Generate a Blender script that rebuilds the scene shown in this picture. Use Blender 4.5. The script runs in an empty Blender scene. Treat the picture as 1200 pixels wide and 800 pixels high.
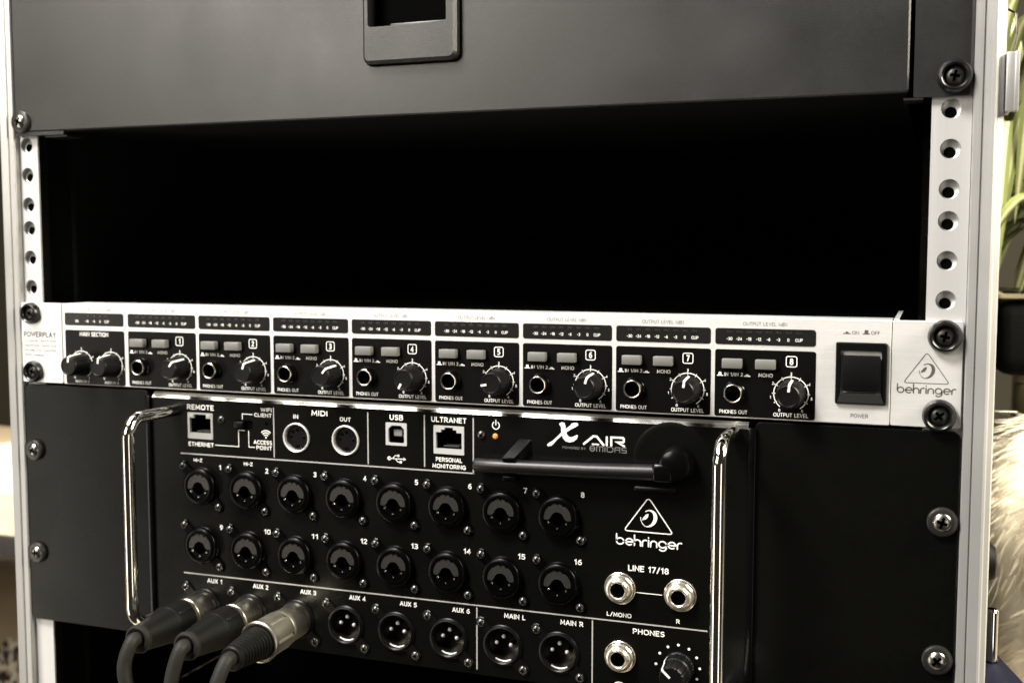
import bpy, bmesh, math, random
from mathutils import Vector, Matrix
from mathutils.geometry import tessellate_polygon
random.seed(7)
PI = math.pi
S = 0.001                                   # everything below is written in millimetres
sc = bpy.context.scene
COL = sc.collection

# ------------------------------------------------------------------ camera, world, lights, exposure
cam_d = bpy.data.cameras.new('camera')
cam = bpy.data.objects.new('camera', cam_d); COL.objects.link(cam); sc.camera = cam
cam.location = (0.22816, -0.49089, 0.0267)
cam.rotation_euler = (Matrix.Rotation(0.35461, 4, 'Z') @ Matrix.Rotation(-0.0804, 4, 'X')
                      @ Matrix.Rotation(PI/2, 4, 'X')).to_euler()
cam_d.sensor_width = 36; cam_d.sensor_fit = 'HORIZONTAL'
cam_d.lens = 1334.93/1200*36
cam_d.clip_start = 0.02; cam_d.clip_end = 30
cam_d.dof.use_dof = True; cam_d.dof.focus_distance = 0.50; cam_d.dof.aperture_fstop = 12

world = bpy.data.worlds.new('World'); sc.world = world; world.use_nodes = True
wb = world.node_tree.nodes['Background']
wb.inputs[0].default_value = (1.0, .86, .68, 1); wb.inputs[1].default_value = 0.02

def area(name, loc, target, size, power, color, sy=None, spread=PI):
    d = bpy.data.lights.new(name, 'AREA'); d.size = size
    if sy: d.shape = 'RECTANGLE'; d.size_y = sy
    d.energy = power; d.color = color; d.spread = spread
    o = bpy.data.objects.new(name, d); COL.objects.link(o); o.location = loc
    o.rotation_euler = (Vector(target)-Vector(loc)).to_track_quat('-Z', 'Y').to_euler()
    return o
area('ceiling_lamp', (-0.50, -0.72, 1.15), (0, 0, 0), 0.36, 33, (1.0, .97, .92))
area('room_lamp', (-0.80, -1.25, 0.62), (0, 0, .05), 0.60, 12, (1.0, .93, .82))
area('ceiling_glow', (-0.85, -0.25, 1.35), (-.85, -.25, 0), 1.1, 15, (1.0, .96, .90))  # added panel as ceiling bounce, reflected in the mixer's top lip
area('handle_strip_left', (-0.95, -0.62, -0.42), (0, 0, -.15), 0.28, 2.6, (1.0, .93, .80), sy=.9)  # added unseen strip that puts bright streaks on the chrome handles
area('handle_strip_right', (0.80, -0.85, -0.25), (0, 0, -.12), 0.18, 1.0, (1.0, .93, .80), sy=.8)  # second added strip, brightens the handles from the right
area('side_lamp', (0.80, 0.05, 0.42), (.34, .28, -.10), 0.42, 26, (1.0, .93, .76))
area('desk_fill', (-0.85, 0.45, 0.55), (-.90, .62, -.3), 0.22, 1.8, (1.0, .90, .72), spread=1.7)  # added fill light to brighten the desk and papers
sc.view_settings.view_transform = 'Standard'; sc.view_settings.look = 'None'
sc.view_settings.exposure = 0.58; sc.view_settings.gamma = 1.0

# ------------------------------------------------------------------ materials
def mat(name, base, rough=.5, metal=0., bump=0., bscale=800, stretch=(1,1,1), var=0., vscale=30, spec=.5, emit=None, estr=0, coat=0, wear=0.):
    m = bpy.data.materials.new(name); m.use_nodes = True
    nt = m.node_tree; b = nt.nodes['Principled BSDF']
    b.inputs['Base Color'].default_value = (*base, 1); b.inputs['Roughness'].default_value = rough
    b.inputs['Metallic'].default_value = metal; b.inputs['Specular IOR Level'].default_value = spec
    b.inputs['Coat Weight'].default_value = coat
    if emit: b.inputs['Emission Color'].default_value = (*emit, 1); b.inputs['Emission Strength'].default_value = estr
    if bump or var or wear:
        tc = nt.nodes.new('ShaderNodeTexCoord'); mp = nt.nodes.new('ShaderNodeMapping')
        mp.inputs['Scale'].default_value = stretch; nt.links.new(tc.outputs['Object'], mp.inputs[0])
    if bump:
        n = nt.nodes.new('ShaderNodeTexNoise'); n.inputs['Scale'].default_value = bscale; n.inputs['Detail'].default_value = 3
        nt.links.new(mp.outputs[0], n.inputs['Vector'])
        bp = nt.nodes.new('ShaderNodeBump'); bp.inputs['Strength'].default_value = bump; bp.inputs['Distance'].default_value = .0003
        nt.links.new(n.outputs[0], bp.inputs['Height']); nt.links.new(bp.outputs[0], b.inputs['Normal'])
    if var:
        n = nt.nodes.new('ShaderNodeTexNoise'); n.inputs['Scale'].default_value = vscale; n.inputs['Detail'].default_value = 5
        nt.links.new(mp.outputs[0], n.inputs['Vector'])
        mx = nt.nodes.new('ShaderNodeMix'); mx.data_type = 'RGBA'
        mx.inputs[6].default_value = (*[c*(1-var) for c in base], 1); mx.inputs[7].default_value = (*[min(1, c*(1+var)) for c in base], 1)
        nt.links.new(n.outputs[0], mx.inputs[0]); nt.links.new(mx.outputs[2], b.inputs['Base Color'])
    if wear:
        n = nt.nodes.new('ShaderNodeTexNoise'); n.inputs['Scale'].default_value = 22; n.inputs['Detail'].default_value = 8
        nt.links.new(tc.outputs['Object'], n.inputs['Vector'])
        r = nt.nodes.new('ShaderNodeMapRange'); r.inputs[1].default_value = .35; r.inputs[2].default_value = .7
        r.inputs[3].default_value = rough-wear; r.inputs[4].default_value = rough+wear
        nt.links.new(n.outputs[0], r.inputs[0]); nt.links.new(r.outputs[0], b.inputs['Roughness'])
    return m
M = dict(
 alu_face = mat('brushed_aluminium', (.76,.75,.735), .42, .50, .25, 60, (1,1,60), .06, 8, wear=.05),
 alu_rail = mat('anodised_aluminium', (.50,.495,.49), .45, .30, .12, 40, (60,1,.6), .04, 12),
 alu_edge = mat('anodised_edge', (.40,.395,.385), .38, .5, .15, 50, (50,50,.5), .05, 12, wear=.06),
 drawer = mat('powder_coat_black', (.012,.0118,.0113), .38, 0, .2, 1800, (1,1,1), .25, 400, wear=.06),
 mixer = mat('black_painted_steel', (.0022,.0023,.0019), .30, 0, .10, 1500, (1,1,1), .25, 500, wear=.06, spec=.14),
 print_panel = mat('screened_black', (.002,.002,.0018), .34, 0, .10, 1500, var=.15, vscale=300, spec=.16),
 meter = mat('smoked_plastic', (.010,.0098,.009), .25, 0, .05, 500, spec=.35, var=.1, vscale=200),
 led_off = mat('unlit_led', (.008,.008,.008), .35),
 white = mat('white_print', (.80,.79,.75), .6),
 grey = mat('grey_print', (.42,.42,.40), .6),
 dim = mat('dim_grey_print', (.16,.16,.155), .6),
 ink = mat('dark_ink', (.06,.06,.06), .6),
 paleink = mat('pale_grey_ink', (.10,.10,.098), .6),
 line = mat('line_print', (.36,.35,.33), .55),
 knob = mat('soft_black_plastic', (.0020,.0020,.0018), .40, 0, .2, 1200, var=.15, vscale=400, spec=.22),
 gloss = mat('gloss_black_plastic', (.0015,.0015,.0015), .20, 0, .05, 300, spec=.2),
 satin = mat('satin_black_plastic', (.002,.002,.002), .34, 0, .1, 900, spec=.22),
 insert = mat('dark_grey_insert', (.017,.0165,.014), .38, 0, .35, 1500, var=.2, vscale=500),
 button = mat('grey_button', (.14,.137,.128), .45, 0, .1, 900, var=.06, vscale=200),
 chrome = mat('chrome', (.88,.85,.79), .10, 1.0, .04, 60, wear=.03),
 nickel = mat('nickel', (.62,.58,.50), .24, 1.0, .15, 500, wear=.08),
 dnickel = mat('dark_nickel', (.26,.24,.21), .30, 1.0, .15, 500, wear=.08),
 jackm = mat('pale_nickel', (.85,.79,.68), .30, .95, .2, 400, wear=.08),
 plug = mat('satin_nickel_plug', (.90,.84,.70), .27, 1.0, .3, 300, var=.15, vscale=120, wear=.12),
 void_gloss = mat('deep_black_plastic', (.0008,.0008,.0008), .26, 0, .05, 300, spec=.10),
 antenna = mat('antenna_plastic', (.003,.003,.003), .38, 0, .08, 700, spec=.34),
 matte = mat('matte_black_plastic', (.002,.002,.002), .6, 0, .1, 900, spec=.08),
 ramp = mat('switch_ramp_grey', (.030,.030,.029), .5, 0, .1, 900),
 glintm = mat('pin_glint', (.95,.93,.88), .38, .7, 0),  # near-white metal standing in for glints in the output sockets
 liner = mat('dark_liner', (.06,.058,.05), .25, .9, .1, 300),
 gold = mat('warm_nickel', (.66,.55,.38), .28, 1.0, .2, 400, wear=.10),
 screw = mat('screw_steel', (.34,.33,.31), .26, 1.0, .25, 700, wear=.08),
 bscrew = mat('black_screw', (.10,.10,.095), .20, .8, .2, 700),
 washer = mat('black_washer', (.004,.004,.004), .28, 0, .12, 900),
 washer_m = mat('dark_metal_washer', (.035,.034,.031), .32, .6, .2, 900),
 hole = mat('black_void', (.002,.002,.002), .9, spec=.0),
 rubber = mat('cable_rubber', (.010,.0097,.008), .60, 0, .4, 900, spec=.22, var=.12, vscale=200),
 boot = mat('black_boot', (.0028,.0027,.0022), .50, 0, .3, 800, spec=.18, var=.2, vscale=300),
 inner = mat('inner_black_board', (.006,.006,.006), .85, spec=.1),
 amber = mat('amber_led', (.65,.26,.06), .3, emit=(1.0,.33,.05), estr=.08),
 greenled = mat('pale_led', (.35,.36,.25), .35),
)

# ------------------------------------------------------------------ mesh helpers (coordinates in mm)
class MB:
    def __init__(s): s.v = []; s.f = []; s.m = []; s.sm = []
    def add(s, vs, fs, mi=0, smooth=False):
        k = len(s.v); s.v += [tuple(p) for p in vs]
        for f in fs: s.f.append([k+i for i in f]); s.m.append(mi); s.sm.append(smooth)
        return s
    def xf(s, m4, start=0):
        for i in range(start, len(s.v)): s.v[i] = tuple(m4 @ Vector(s.v[i]))
        return s
    def box(s, x0, x1, y0, y1, z0, z1, mi=0):
        vs = [(x,y,z) for x in (x0,x1) for y in (y0,y1) for z in (z0,z1)]
        return s.add(vs, [(0,1,3,2),(4,6,7,5),(0,4,5,1),(2,3,7,6),(0,2,6,4),(1,5,7,3)], mi)
    def rbox(s, x0, x1, y0, y1, z0, z1, b=.4, seg=2, mi=0):
        bm = bmesh.new(); bmesh.ops.create_cube(bm, size=1)
        for v in bm.verts: v.co = Vector((x0+(v.co.x+.5)*(x1-x0), y0+(v.co.y+.5)*(y1-y0), z0+(v.co.z+.5)*(z1-z0)))
        bmesh.ops.bevel(bm, geom=list(bm.edges), offset=b, segments=seg, affect='EDGES', profile=.5)
        bm.verts.index_update()
        s.add([v.co[:] for v in bm.verts], [[v.index for v in f.verts] for f in bm.faces], mi, True); bm.free()
        return s
    def lathe(s, prof, cx=0, cz=0, seg=32, mi=0, smooth=True, sharp=None, cap=False, rfun=None):
        """profile of (radius, y); the axis is y, the viewer at -y"""
        n = len(prof); vs = []
        for i in range(seg):
            a = 2*PI*i/seg; k = rfun(a) if rfun else 1
            for (r, y) in prof: vs.append((cx+r*k*math.sin(a), y, cz+r*k*math.cos(a)))
        fs = []
        for i in range(seg):
            j = (i+1) % seg
            for k in range(n-1): fs.append((i*n+k, i*n+k+1, j*n+k+1, j*n+k))
        s.add(vs, fs, mi, smooth)
        return s
    def plate(s, outer, holes=(), y0=0, y1=1, ch=0, mi=0, hmi=None, inner=None):
        """xz outline (with holes) extruded y0 -> y1, front edge chamfered by ch (inner = inset outline)"""
        front = inner if inner else outer
        loops = [[Vector((x,z,0)) for x,z in front]] + [[Vector((x,z,0)) for x,z in h] for h in holes]
        tris = tessellate_polygon(loops)
        flat = [p for l in loops for p in l]
        s.add([(p.x,y0,p.y) for p in flat], tris, mi)
        n = len(outer)
        if inner:
            s.add([(x,y0,z) for x,z in inner]+[(x,y0+ch,z) for x,z in outer], [(i,(i+1)%n,n+(i+1)%n,n+i) for i in range(n)], mi)
        s.add([(x,y0+(ch if inner else 0),z) for x,z in outer]+[(x,y1,z) for x,z in outer], [(i,(i+1)%n,n+(i+1)%n,n+i) for i in range(n)], mi)
        s.add([(p.x,y1,p.y) for p in ([Vector((x,z,0)) for x,z in outer]+flat[len(front):])], tris, mi)
        for h in holes:
            n = len(h)
            s.add([(x,y0,z) for x,z in h]+[(x,y1,z) for x,z in h], [(i,(i+1)%n,n+(i+1)%n,n+i) for i in range(n)], mi if hmi is None else hmi)
        return s
    def tube(s, pts, r, seg=16, mi=0, cap=True, smooth=True):
        pts = [Vector(p) for p in pts]; n = len(pts); R = r if isinstance(r, (list, tuple)) else [r]*n
        t0 = (pts[1]-pts[0]).normalized(); up = Vector((0,0,1)) if abs(t0.z) < .9 else Vector((1,0,0))
        nrm = (up - t0*up.dot(t0)).normalized(); vs = []
        for i, p in enumerate(pts):
            t = (pts[min(i+1,n-1)]-pts[max(i-1,0)]).normalized()
            nrm = (nrm - t*nrm.dot(t)).normalized(); b = t.cross(nrm)
            for k in range(seg):
                a = 2*PI*k/seg; vs.append(p + (nrm*math.cos(a)+b*math.sin(a))*R[i])
        fs = [(i*seg+k, i*seg+(k+1)%seg, (i+1)*seg+(k+1)%seg, (i+1)*seg+k) for i in range(n-1) for k in range(seg)]
        s.add(vs, fs, mi, smooth)
        if cap: s.add(vs[:seg], [list(range(seg))], mi); s.add(vs[-seg:], [list(range(seg))[::-1]], mi)
        return s
    def stroke(s, pts, w, y=-.05, closed=False, mi=0):
        """flat printed line in the xz plane: quads with mitre joints and round ends"""
        P = [Vector((x,z)) for x,z in pts]; n = len(P); vs = []
        for i in range(n):
            a = P[(i-1) % n] if (closed or i) else None; b = P[(i+1) % n] if (closed or i < n-1) else None
            d1 = (P[i]-a).normalized() if a is not None else (b-P[i]).normalized()
            d2 = (b-P[i]).normalized() if b is not None else d1
            t = (d1+d2); t = t.normalized() if t.length > 1e-6 else d1
            nn = Vector((-t.y, t.x)); c = max(.5, nn.dot(Vector((-d1.y, d1.x))))
            vs += [(P[i].x+nn.x*w/2/c, y, P[i].y+nn.y*w/2/c), (P[i].x-nn.x*w/2/c, y, P[i].y-nn.y*w/2/c)]
        fs = [(2*i, 2*i+1, 2*((i+1)%n)+1, 2*((i+1)%n)) for i in range(n if closed else n-1)]
        s.add(vs, fs, mi)
        if not closed:
            for p, q in ((P[0],P[1]),(P[-1],P[-2])):
                d = (p-q).normalized(); a0 = math.atan2(d.y, d.x)
                cs = [(p.x+w/2*math.cos(a0+a), y, p.y+w/2*math.sin(a0+a)) for a in [(-.5+k/6)*PI for k in range(7)]]
                s.add(cs, [list(range(7))], mi)
        return s
    def disc(s, cx, cz, r, y=-.05, seg=20, mi=0):
        return s.add([(cx+r*math.cos(2*PI*i/seg), y, cz+r*math.sin(2*PI*i/seg)) for i in range(seg)], [list(range(seg))], mi)
    def poly(s, pts, y=-.05, mi=0, holes=()):
        loops = [[Vector((x,z,0)) for x,z in pts]]+[[Vector((x,z,0)) for x,z in h] for h in holes]
        tr = tessellate_polygon(loops); fl = [p for l in loops for p in l]
        return s.add([(p.x,y,p.y) for p in fl], tr, mi)
    def mesh(s, name, mats):
        me = bpy.data.meshes.new(name)
        me.from_pydata([(x*S,y*S,z*S) for x,y,z in s.v], [], s.f)
        for m in (mats if isinstance(mats,(list,tuple)) else [mats]): me.materials.append(M[m] if isinstance(m,str) else m)
        me.polygons.foreach_set('material_index', s.m); me.polygons.foreach_set('use_smooth', s.sm)
        bm = bmesh.new(); bm.from_mesh(me)
        bmesh.ops.remove_doubles(bm, verts=bm.verts, dist=1e-6)
        bmesh.ops.recalc_face_normals(bm, faces=bm.faces)
        for e in bm.edges:
            if len(e.link_faces) == 2 and e.calc_face_angle(0) > .65: e.smooth = False
        bm.to_mesh(me); bm.free()
        return me

def part(name, me, parent=None, loc=(0,0,0), ry=0, rot=None):
    o = bpy.data.objects.new(name, me); COL.objects.link(o)
    if parent: o.parent = parent
    o.location = [c*S for c in loc]; o.rotation_euler = rot if rot else (0, ry, 0)
    return o
def empty(name, loc, label, cat, group=None):
    o = bpy.data.objects.new(name, None); COL.objects.link(o); o.location = [c*S for c in loc]; o.empty_display_size = .02
    o['label'] = label; o['category'] = cat
    if group: o['group'] = group
    return o
def tag(o, label, cat, group=None):
    o['label'] = label; o['category'] = cat
    if group: o['group'] = group
    return o
def rr(x0, x1, z0, z1, r, n=5, inset=0):
    x0 += inset; x1 -= inset; z0 += inset; z1 -= inset; r = max(.01, r-inset); out = []
    for cx, cz, a0 in ((x1-r,z1-r,0),(x0+r,z1-r,90),(x0+r,z0+r,180),(x1-r,z0+r,270)):
        for i in range(n+1):
            a = math.radians(a0+90*i/n); out.append((cx+r*math.cos(a), cz+r*math.sin(a)))
    return out
def circ(cx, cz, r, n=28): return [(cx+r*math.cos(2*PI*i/n), cz+r*math.sin(2*PI*i/n)) for i in range(n)]
def arc(cx, cz, r, a0, a1, n=14): return [(cx+r*math.cos(math.radians(a0+(a1-a0)*i/n)), cz+r*math.sin(math.radians(a0+(a1-a0)*i/n))) for i in range(n+1)]

def _A(cx, cz, rx, rz, a0, a1, n=7): return [(cx+rx*math.cos(math.radians(a0+(a1-a0)*i/n)), cz+rz*math.sin(math.radians(a0+(a1-a0)*i/n))) for i in range(n+1)]
_O = [(.29,1.)]+_A(.31,.68,.30,.32,90,0)[1:]+_A(.31,.32,.30,.32,0,-90)+_A(.29,.32,.28,.32,-90,-180)[1:]+_A(.29,.68,.28,.32,180,90)
GL = {   # advance width, strokes; cap height 1
 'A': (.72,[[(0,0),(.34,1),(.38,1),(.72,0)],[(.13,.30),(.59,.30)]]),
 'B': (.60,[[(.0,0),(0,1),(.32,1)]+_A(.32,.77,.24,.23,90,-90)+[(.0,.54)],[(.32,.54)]+_A(.32,.27,.28,.27,90,-90)+[(0,0)]]),
 'C': (.62,[_A(.36,.66,.30,.34,40,90,3)+_A(.34,.62,.34,.38,90,180)[1:]+_A(.34,.38,.34,.38,180,270)+_A(.36,.34,.30,.34,270,320,3)[1:]]),
 'D': (.66,[[(0,0),(0,1),(.28,1)]+_A(.28,.62,.38,.38,90,0)[1:]+_A(.28,.38,.38,.38,0,-90)+[(0,0)]]),
 'E': (.50,[[(.50,1),(0,1),(0,0),(.50,0)],[(0,.52),(.44,.52)]]),
 'F': (.48,[[(.50,1),(0,1),(0,0)],[(0,.50),(.42,.50)]]),
 'G': (.66,[_A(.36,.66,.30,.34,40,90,3)+_A(.34,.62,.34,.38,90,180)[1:]+_A(.34,.38,.34,.38,180,270)+[(.66,.04),(.66,.46),(.40,.46)]]),
 'H': (.64,[[(0,0),(0,1)],[(.64,0),(.64,1)],[(0,.52),(.64,.52)]]),
 'I': (.02,[[(0,0),(0,1)]]),
 'L': (.46,[[(0,1),(0,0),(.46,0)]]),
 'M': (.78,[[(0,0),(.05,1),(.39,.22),(.73,1),(.78,0)]]),
 'N': (.66,[[(0,0),(0,1),(.66,0),(.66,1)]]),
 'O': (.74,[[(x*1.22,z) for x,z in _O]]),
 'P': (.56,[[(0,0),(0,1),(.30,1)]+_A(.30,.72,.27,.28,90,-90)+[(0,.44)]]),
 'R': (.60,[[(0,0),(0,1),(.30,1)]+_A(.30,.74,.26,.26,90,-90)+[(0,.48)],[(.28,.48),(.60,0)]]),
 'S': (.54,[[(.50,.90)]+_A(.28,.76,.26,.24,60,180)+_A(.28,.76,.26,.24,180,235,3)[1:]+[(.36,.48)]+_A(.27,.26,.27,.26,60,-90)+_A(.27,.26,.27,.26,-90,-145,3)[1:]]),
 'T': (.60,[[(0,1),(.60,1)],[(.30,1),(.30,0)]]),
 'U': (.64,[[(0,1)]+_A(.32,.32,.32,.32,180,360,12)+[(.64,1)]]),
 'V': (.66,[[(0,1),(.33,0),(.66,1)]]),
 'W': (.98,[[(0,1),(.23,0),(.49,.9),(.75,0),(.98,1)]]),
 'X': (.62,[[(0,0),(.62,1)],[(0,1),(.62,0)]]),
 'Y': (.62,[[(0,1),(.31,.46),(.62,1)],[(.31,.46),(.31,0)]]),
 'Z': (.56,[[(0,1),(.56,1),(0,0),(.56,0)]]),
 'B_': (.3,[]),
 '0': (.58,[_O]), '1': (.30,[[(.02,.80),(.26,1),(.26,0)]]),
 '2': (.54,[[(.02,.84)]+_A(.27,.74,.25,.26,135,-20,9)+[(0,0),(.54,0)]]),
 '3': (.54,[[(.04,.92)]+_A(.25,.76,.25,.24,110,-90,9)+[(.16,.52)],[(.25,.52)]+_A(.26,.26,.28,.26,85,-110,9)+[(.0,.08)]]),
 '4': (.60,[[(.44,0),(.44,1),(0,.28),(.60,.28)]]),
 '5': (.54,[[(.50,1),(.08,1),(.05,.56),(.24,.62)]+_A(.25,.31,.29,.31,85,-110,9)+[(.0,.07)]]),
 '6': (.56,[[(.48,.98)]+_A(.46,.40,.45,.58,100,180,5)+_A(.29,.30,.28,.30,180,500,16)]),
 '7': (.54,[[(0,1),(.54,1),(.18,0)]]),
 '8': (.56,[_A(.28,.76,.24,.24,-90,270,14), _A(.28,.27,.28,.27,90,450,14)]),
 '9': (.56,[[(.08,.02)]+_A(.10,.60,.45,.58,-80,0,5)+_A(.27,.70,.28,.30,0,320,16)]),
 '-': (.34,[[(0,.46),(.34,.46)]]), '/': (.40,[[(0,-.08),(.40,1.06)]]),
 '(': (.20,[_A(.34,.5,.34,.64,130,230,6)]), ')': (.20,[_A(-.14,.5,.34,.64,50,-50,6)]), ' ': (.22,[]),
 'd': (.50,[[(.50,1),(.50,0)], _A(.25,.30,.25,.30,0,360,12)]),
}
def tw(body, h, bold=.012, asp=1.0):
    g = .25+bold*2
    return (sum(GL[c][0] for c in body)+g*(len(body)-1)+.12)*h*asp
def put_text(mb, body, x0, x1, zc, h, bold=.012, y=-.05, mi=0):
    """monoline lettering stretched to x0..x1, cap height h about zc; stroke weight follows bold"""
    g = .25+bold*2; W = sum(GL[c][0] for c in body)+g*(len(body)-1)
    w = h*(.115+bold*2.2)
    kx = (x1-x0-w)/max(W, .02); hz = h-w; x = x0+w/2
    if body in ('1','I'): kx = h*.8
    for ci, c in enumerate(body):
        for si, st in enumerate(GL[c][1]):
            p = [(x+a*kx, zc-hz/2+b*hz) for a, b in st]; q = [p[0]]
            for k in p[1:]:
                if abs(k[0]-q[-1][0])+abs(k[1]-q[-1][1]) > 1e-4: q.append(k)
            closed = len(q) > 4 and abs(q[0][0]-q[-1][0])+abs(q[0][1]-q[-1][1]) < 1e-3
            mb.stroke(q[:-1] if closed else q, w, y-.004*si, closed=closed)
        x += (GL[c][0]+g)*kx
    return mb
def ctext(mb, body, cx, cz, h, asp=.9, bold=.012, y=-.05, mi=0):
    w = tw(body, h, bold, asp); return put_text(mb, body, cx-w/2, cx+w/2, cz, h, bold, y, mi)
def lettering(parent, items, m='white', name='lettering', bold=.012, y=-.05):
    for (b, x0, x1, zc, h) in items: o = part(name, put_text(MB(), b, x0, x1, zc, h, bold, y).mesh(name, m), parent)
    return o

# maker's wordmark and ear emblem, drawn as strokes
def wordmark(mb, x0, x1, zb, xh, w, y=-.05):
    """monoline rounded lower-case word; zb baseline, xh height of the small letters"""
    cur = [0.]; r = .5; G = []
    def put(strokes, adv):
        for st in strokes: G.append([(cur[0]+x, z) for x, z in st])
        cur[0] += adv
    E_ = [(.02,.5),(.98,.5)]+arc(.5,.5,.5,0,305,18)[1:]
    put([[(0,1.62),(0,.5)], arc(.5,.5,.5,0,360,22)], 1.28)
    put([E_], 1.22)
    put([[(0,1.62),(0,0)], arc(.42,.5,.42,180,0,10)+[(.84,0)]], 1.10)
    put([[(0,0),(0,.55)]+arc(.42,.55,.42,180,70,7)], .84)
    put([[(0,0),(0,.98)], [(0,1.36),(0,1.40)]], .30)
    put([[(0,0),(0,.5)]+arc(.42,.5,.42,180,0,10)+[(.84,0)]], 1.12)
    put([arc(.5,.5,.5,0,360,22), [(1.0,.5),(1.0,0)]+arc(.5,0,.5,0,-140,10)], 1.28)
    put([E_], 1.24)
    put([[(0,0),(0,.55)]+arc(.42,.55,.42,180,70,7)], .6)
    kx = (x1-x0)/cur[0]
    for g in G: mb.stroke([(x0+x*kx, zb+z*xh) for x, z in g], w, y)
def emblem(mb, cx, z0, z1, hw, w, y=-.05):
    r = hw*.17; out = []
    V = [Vector((cx,z1)), Vector((cx-hw,z0)), Vector((cx+hw,z0))]
    for i in range(3):
        p = V[i]; a = (V[i-1]-p).normalized(); b = (V[(i+1)%3]-p).normalized()
        p1 = p+a*r; p2 = p+b*r
        for k in range(6):
            t = k/5; q = (1-t)**2*p1+2*t*(1-t)*p+t*t*p2; out.append((q.x,q.y))
    mb.stroke(out, w, y, closed=True)
    h = z1-z0; ex = cx+hw*.02; ez = z0+h*.40; R = h*.25
    # crescent: thick on the upper right, thin at the lower left
    o = []; inn = []
    for k in range(25):
        a = math.radians(125-250*k/24)
        o.append((ex+R*.95*math.cos(a)+.15*R*math.sin(a), ez+R*math.sin(a)))
    for k in range(25):
        a = math.radians(-125+250*k/24)
        inn.append((ex-.14*R+R*.66*math.cos(a)+.15*R*math.sin(a), ez-.02*R+R*.88*math.sin(a)))
    mb.poly(o+inn, y)
    mb.stroke([(ex+R*.95*math.cos(math.radians(a))*1.0, ez+R*1.0*math.sin(math.radians(a))) for a in range(-120,-190,-8)], w*.6, y)
    mb.poly([(ex-R*.05,ez+R*.55),(ex-R*.35,ez+R*.42),(ex-R*.68,ez+.02*R),(ex-R*.78,ez-.25*R),(ex-R*.35,ez-.12*R),(ex-R*.10,ez+.15*R)], y)

# ------------------------------------------------------------------ shared fasteners
def pan_head_mesh(r=4.2, h=2.2, m='screw'):
    bm = bmesh.new(); mb = MB()
    prof = [(0,-h)]+[(r*math.sin(a), -h*math.cos(a)) for a in [i/7*PI/2 for i in range(1,8)]]+[(r,.6),(0,.6)]
    mb.lathe(prof, seg=32)
    me = mb.mesh('screw_head', [m,'hole'])
    base = bpy.data.objects.new('tmp', me); COL.objects.link(base)
    cr = MB(); L = r*.62; w = r*.17; d = h*1.1
    def wedge(ax):
        a, b = (L, w) if ax == 0 else (w, L)
        vs = [(sx*a, -h-.6, sz*b) for sx in (-1,1) for sz in (-1,1)]+[(sx*a*.45, -h+d, sz*b*.8) for sx in (-1,1) for sz in (-1,1)]
        cr.add(vs, [(0,1,3,2),(4,6,7,5),(0,4,5,1),(2,3,7,6),(0,2,6,4),(1,5,7,3)], 1)  # slot walls coloured black to put shade into the recess
    wedge(0)
    c1 = bpy.data.objects.new('c1', cr.mesh('c1', [m,'hole'])); COL.objects.link(c1)
    cr = MB(); wedge(1); c2 = bpy.data.objects.new('c2', cr.mesh('c2', [m,'hole'])); COL.objects.link(c2)
    for c in (c1, c2):
        bo = base.modifiers.new('b', 'BOOLEAN'); bo.operation = 'DIFFERENCE'; bo.object = c; bo.solver = 'EXACT'
    dg = bpy.context.evaluated_depsgraph_get()
    out = bpy.data.meshes.new_from_object(base.evaluated_get(dg))
    for o in (base, c1, c2): bpy.data.objects.remove(o)
    out.name = 'screw_head'
    return out
HEAD = pan_head_mesh(4.1, 2.3, 'screw')
HEAD_D = pan_head_mesh(4.1, 2.0, 'washer_m')
SHEAD = pan_head_mesh(2.05, 1.3, 'bscrew')
CUP = MB().lathe([(4.3,1.2),(4.2,-1.0),(4.7,-2.6),(5.4,-3.1),(6.2,-2.9),(6.9,-1.6),(7.1,1.2)], seg=40).mesh('cup_washer', 'washer')
FLAT = MB().lathe([(3.0,-.9),(5.2,-1.1),(5.9,-.7),(6.1,0),(6.1,1)], seg=36).mesh('washer', 'washer_m')
def rack_screw(parent, x, z, y, kind, rot, s=1.0):
    h = part('screw', HEAD_D if kind == 'cup' else HEAD, parent, (x, y-(1.0 if kind == 'cup' else .9), z), rot)
    w = part('washer', CUP if kind == 'cup' else FLAT, h)
    h.scale = (s,s,s)
    return h
def small_screw(parent, x, z, rot, y=-.2): return part('screw', SHEAD, parent, (x, y, z), rot)

# ================================================================== rack case
case = empty('rack_case', (0,0,-215), 'open black rack case with aluminium edge profiles and drilled silver rack rails', 'rack case')
def lz(z): return z+215                       # children of the case
OFFS = [6.35, 22.225, 38.1]
ZH = sorted(u*44.45-o for u in range(-4, 5) for o in OFFS)
ZH = [z for z in ZH if -2 < z < 205]
HX = {-1: -235.7, 1: 232.8}                  # hole rows of the two rails
def ZR(z): return 26.7+(z-26.7)*1.007
def rail(sx):
    x0, x1 = (228.3 if sx < 0 else 225.3, 240.5)
    holes = [circ(HX[sx], lz(ZR(z)), 4.0, 28) for z in ZH]
    o = rr(min(sx*x0,sx*x1), max(sx*x0,sx*x1), lz(-260), lz(235), .3, 2)
    mb = MB().plate(o, holes, 3.4, 4.5)
    # folded edge of the rail running back into the case
    return mb.mesh('rack_rail', 'alu_rail')
INS = MB().lathe([(4.05,0),(3.9,1.1),(3.5,1.4),(0.2,1.6)], seg=28).lathe([(2.25,1.3),(2.2,1.2),(0,1.2)], cz=-1.3, cx=-.3, seg=20, mi=1).mesh('rail_hole', ['alu_edge','hole'])
for sx in (-1, 1):
    r = part('rack_rail', rail(sx), case)
    for z in ZH:
        if 0 < z < 90: part('threaded_hole', INS, r, (HX[sx], 4.51, lz(ZR(z))))
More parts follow.
